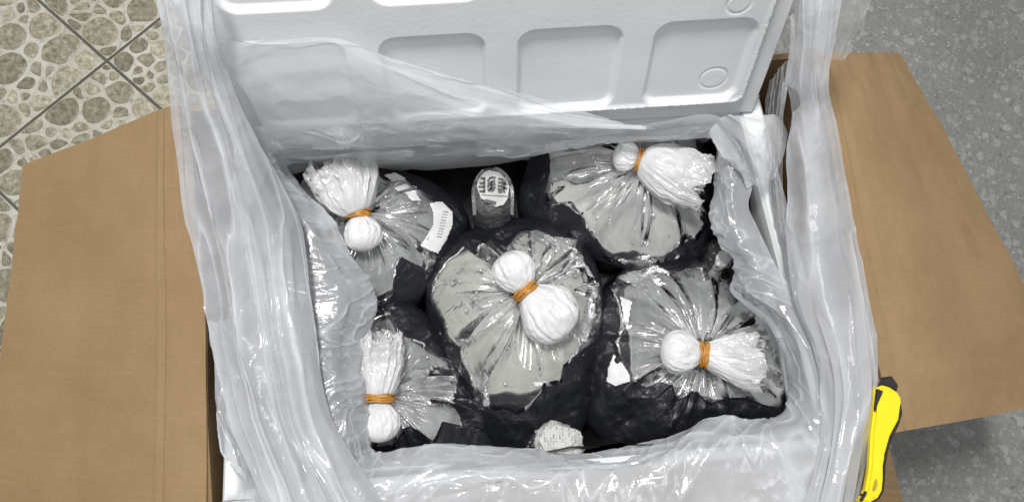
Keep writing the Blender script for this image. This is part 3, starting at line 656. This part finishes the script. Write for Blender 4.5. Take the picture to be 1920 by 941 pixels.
ring=[((540,310),(505,275),(480,240)),((620,306),(620,268),(622,228)),((700,301),(700,262),(700,222)),((860,291),(860,252),(860,212)),((960,290),(960,250),(960,212)),((1040,280),(1040,245),(1040,215)),
((1140,272),(1140,243),(1140,222)),((1240,268),(1240,241),(1240,222)),((1335,265),(1345,235),(1352,216)),((1338,330),(1370,320),(1404,335)),((1338,400),(1372,392),(1402,385)),((1352,450),(1390,440),(1424,432)),
((1380,500),(1418,492),(1452,490)),((1378,545),(1440,540),(1500,560)),((1440,600),(1490,600),(1560,620)),((1475,690),(1520,690),(1590,700)),((1475,770),(1530,790),(1600,830)),((1400,790),(1440,850),(1520,970)),
((1320,795),(1340,860),(1380,1000)),((1240,825),(1250,885),(1270,1020)),((1120,850),(1120,900),(1120,1020)),((1000,858),(1000,905),(1000,1020)),((850,848),(850,900),(840,1020)),((710,855),(680,905),(640,1020)),
((690,800),(635,830),(540,960)),((685,740),(622,745),(505,820)),((675,680),(612,680),(482,700)),((680,630),(612,630),(470,620)),((695,570),(625,560),(470,540)),((685,530),(612,510),(460,470)),((660,500),(590,460),(450,410)),((610,420),(545,385),(440,340)),((575,365),(520,330),(455,285))]
cx_,cy_=990,570
rA=[(a[0]+(a[0]-cx_)*.03,a[1]+(a[1]-cy_)*.04,.318) for a,_,_ in ring]; rA2=[(a[0]+(a[0]-cx_)*.012,a[1]+(a[1]-cy_)*.015,.330) for a,_,_ in ring]
rB=[(*a,.338) for a,_,_ in ring]; rB2=[((a[0]*.55+b[0]*.45),(a[1]*.55+b[1]*.45),.362) for a,b,_ in ring]; zl=lambda p,z_:max(z_,float(LP(p[0],p[1],.010)[2])) if p[1]<290 and 400<p[0]<1400 else z_
rC=[(*b,zl(b,.374)) for _,b,_ in ring]; rD=[(*c,zl(c,.372)) for _,_,c in ring]
sheet([rA,rA2,rB,rB2,rC,rD],130,900,True,((.010,1.6,1.6,2.0,3,1.0),(.0045,3.0,2.4,3,6,1.5),(.0018,3,4,5,109,9),(.0012,6,7,6,119,10)),name='rim_fold')
# left flank, long parallel folds
z3=.44
sheet([
 [(304,-50,.56),(318,50,.53),(326,150,.49),(332,260,.45),(345,360,.42),(366,450,.40),(388,540,.39),(404,620,.385),(420,700,.38),(446,800,.38),(486,900,.38),(520,1000,.38)],
 [(330,-50,.58),(345,50,.55),(360,150,.51),(380,260,.47),(405,360,.45),(430,450,.43),(450,540,.42),(465,620,.415),(482,700,.41),(510,800,.405),(550,900,.40),(590,1000,.40)],
 [(362,-50,.58),(378,50,.55),(402,150,.51),(440,260,.48),(470,360,.45),(495,450,.43),(510,540,.42),(522,620,.415),(540,700,.41),(565,800,.40),(610,900,.40),(660,1000,.40)],
 [(386,-50,.57),(402,60,.54),(436,160,.49),(488,270,.45),(530,350,.42),(566,430,.40),(580,540,.395),(588,620,.39),(600,700,.385),(630,800,.38),(690,900,.38),(760,1000,.38)]],
 200,420,False,((.013,3.2,.9,1.0,5,1.2),(.004,7,1.3,1.4,8,2.0),(.0022,6,.9,1.2,112,9),(.0014,10,2.2,2.2,115,10)),name='side_drape')
# second layer hanging between the foam wall and the first one
sheet([
 [(396,600,.365),(400,680,.362),(403,750,.36),(416,830,.36),(446,890,.362),(430,960,.36)],
 [(424,600,.385),(436,680,.38),(445,750,.378),(462,830,.376),(486,890,.376),(486,960,.376)],
 [(470,560,.385),(500,660,.38),(516,750,.378),(540,830,.378),(566,890,.378),(590,990,.378)]],90,200,False,((.010,4,2.5,1.2,15,1.3),(.004,9,5,2,18,2)),name='side_drape')
# right flank
sheet([
 [(1481,-50,.54),(1487,60,.51),(1474,150,.48),(1484,210,.45),(1474,280,.43),(1474,360,.41),(1470,440,.40),(1486,550,.39),(1528,650,.385),(1548,740,.38),(1540,840,.38),(1500,980,.38)],
 [(1512,-50,.56),(1514,60,.53),(1508,150,.50),(1512,210,.47),(1512,280,.45),(1518,360,.43),(1522,440,.42),(1536,550,.41),(1566,650,.405),(1578,740,.40),(1566,840,.40),(1535,980,.40)],
 [(1545,-50,.56),(1538,60,.53),(1530,150,.50),(1536,210,.47),(1548,280,.45),(1560,360,.43),(1572,440,.42),(1590,550,.41),(1604,650,.405),(1610,740,.40),(1596,840,.40),(1572,980,.395)],
 [(1578,-50,.55),(1560,60,.52),(1548,150,.49),(1556,210,.46),(1572,280,.44),(1588,360,.41),(1600,440,.395),(1616,550,.39),(1634,650,.385),(1640,740,.38),(1626,840,.38),(1596,980,.38)]],
 150,380,False,((.009,2.2,1.2,1.0,25,1.2),(.0025,5,3,2,28,2.0),(.0016,4,1.0,.8,132,9),(.0012,2,3.5,1.5,135,10)),name='side_drape')
sheet([[(1556,-40,.50),(1556,40,.49),(1548,110,.47)],[(1600,-40,.49),(1596,40,.48),(1566,110,.465)],[(1640,-40,.48),(1612,40,.475),(1580,108,.46)]],40,80,False,((.006,3,3,1,44,1.3),),m=m_film('thin_clear_edge',.14,rough=.2,scale=12,gloss=.35,facing=.2),name='side_drape')
# back sheet lying against the lid
def lrow(pts,off): return [LP(x,y,o_) for (x,y),o_ in zip(pts,off)]
sheet([
 lrow([(410,78),(520,74),(630,72),(720,104),(830,138),(950,166),(1080,203),(1140,222)],[.009]*8),
 lrow([(430,130),(520,124),(630,120),(720,148),(830,172),(950,196),(1070,218),(1160,232)],[.016,.018,.018,.018,.016,.014,.011,.010]),
 lrow([(470,190),(540,186),(640,186),(730,198),(840,212),(950,222),(1080,232),(1200,238)],[.022]*8),
 [P(x,y,max(.385,float(LP(x,y,.014)[2]))) for x,y in [(505,262),(560,256),(650,252),(740,250),(850,246),(960,246),(1090,246),(1230,244)]]],
 120,360,False,((.0028,1.6,1.0,3.0,51,1.3),(.0016,3,1.4,4,55,2.0),(.0012,4,1.6,4,155,9)),m=m_film('thin_liner_film',.45,col=(.92,.935,.96),rough=.42,crinkle=.18,scale=5,gloss=.10,facing=.25),px=False,name='back_drape')
sheet([[(420,925,.366),(700,905,.366),(1000,880,.366),(1300,860,.366),(1580,830,.366)],[(410,960,.37),(700,950,.372),(1000,930,.372),(1300,915,.372),(1590,900,.37)],[(420,1010,.36),(700,1010,.36),(1000,1010,.36),(1300,1000,.36),(1590,990,.36)]],60,300,False,((.004,1.5,3,2,81,1.3),),name='front_drape')
sheet([[(1500,110,.44),(1482,200,.42),(1478,300,.40),(1482,420,.385),(1494,520,.38)],[(1470,120,.42),(1458,200,.40),(1450,300,.38),(1466,420,.37),(1486,520,.368)],[(1448,150,.40),(1436,220,.375),(1432,300,.345),(1452,400,.345),(1480,510,.36)]],60,160,False,((.010,4,1.2,1,71,1.5),(.004,9,2,1,72,3)),m=bpy.data.materials['thin_clear_edge'],name='side_drape')
# bunched corner at the back right
sheet([
 [(1330,250,.385),(1352,290,.385),(1372,312,.38),(1392,335,.378),(1404,350,.376)],
 [(1350,222,.41),(1384,258,.415),(1404,290,.41),(1420,322,.40),(1420,345,.39)],
 [(1378,216,.42),(1420,238,.43),(1440,270,.42),(1446,310,.405),(1436,340,.39)],
 [(1410,214,.41),(1456,216,.42),(1476,248,.41),(1468,300,.395),(1450,338,.385)]],90,160,False,((.006,4,.8,1.0,61,1.3),(.002,8,1.5,1.5,64,2),(.002,6,1.2,1.2,164,8)),m=bpy.data.materials['thin_liner_film'],name='bunched_corner')

# ------------------------------------------------------------------ utility knife
kn=empty('utility_knife',P(1640,830,.39),'yellow box cutter knife with black grip edges lying on the carton rim at the right','knife')
def extr(poly,z0,z1,m,name,bev=.0015,tilt=None,parent=kn):
    bm=bmesh.new(); zf=lambda x,y,z_: z_
    vs=[bm.verts.new(P(x,y,z0)) for x,y in poly]; f_=bm.faces.new(vs); r=bmesh.ops.extrude_face_region(bm,geom=[f_]); nv_=[g for g in r['geom'] if isinstance(g,bmesh.types.BMVert)]
    for v in nv_: v.co.z+=z1-z0
    bmesh.ops.recalc_face_normals(bm,faces=bm.faces); top=[e_ for e_ in bm.edges if all(v.co.z>z0+1e-5 for v in e_.verts)]
    bmesh.ops.bevel(bm,geom=top,offset=bev,segments=3,affect='EDGES')
    me=bpy.data.meshes.new(name); bm.to_mesh(me); bm.free(); me.materials.append(m); o=bpy.data.objects.new(name,me); COL.objects.link(o); o.parent=parent; o.matrix_parent_inverse=Matrix.Translation(-Vector(parent.location)); return o
kz=.394
def sm(pl): 
    q=cat([(x,y,0) for x,y in pl],len(pl)*4,True); return [(a[0],a[1]) for a in q]
extr([(1634,730),(1648,722),(1662,726),(1676,734),(1683,746),(1684,766),(1680,786),(1669,806),(1662,824),(1654,850),(1650,872),(1650,896),(1648,918),(1640,932),(1630,937),(1622,942),(1604,938),(1612,926),(1618,914),(1624,880),(1626,850),(1628,810),(1632,780)],kz,kz+.007,M['yellow'],'handle',.0022)
extr([(1680,756),(1684,756),(1686,775),(1680,796),(1670,816),(1660,844),(1655,872),(1654,898),(1651,920),(1643,934),(1628,943),(1622,946),(1624,938),(1640,928),(1647,912),(1648,880),(1650,850),(1660,815),(1676,785)],kz-.001,kz+.0055,M['rubber'],'grip_edge',.001)
extr([(1636,729),(1649,731),(1648,738),(1640,756),(1634,772),(1632,768),(1634,745)],kz-.001,kz+.0076,M['rubber'],'grip_pad',.0008)
extr([(1645,724),(1652,707),(1668,705),(1680,722),(1677,735),(1665,727),(1652,722)],kz+.001,kz+.006,M['rubber'],'blade_head',.0012)
extr([(1606,937),(1617,918),(1619,922),(1611,938)],kz+.0005,kz+.0078,M['rubber'],'end_tab',.0006)
extr([(1636,898),(1641,896),(1641,910),(1636,920),(1631,918)],kz+.003,kz+.0073,M['ochre'],'thumb_recess',.0002)
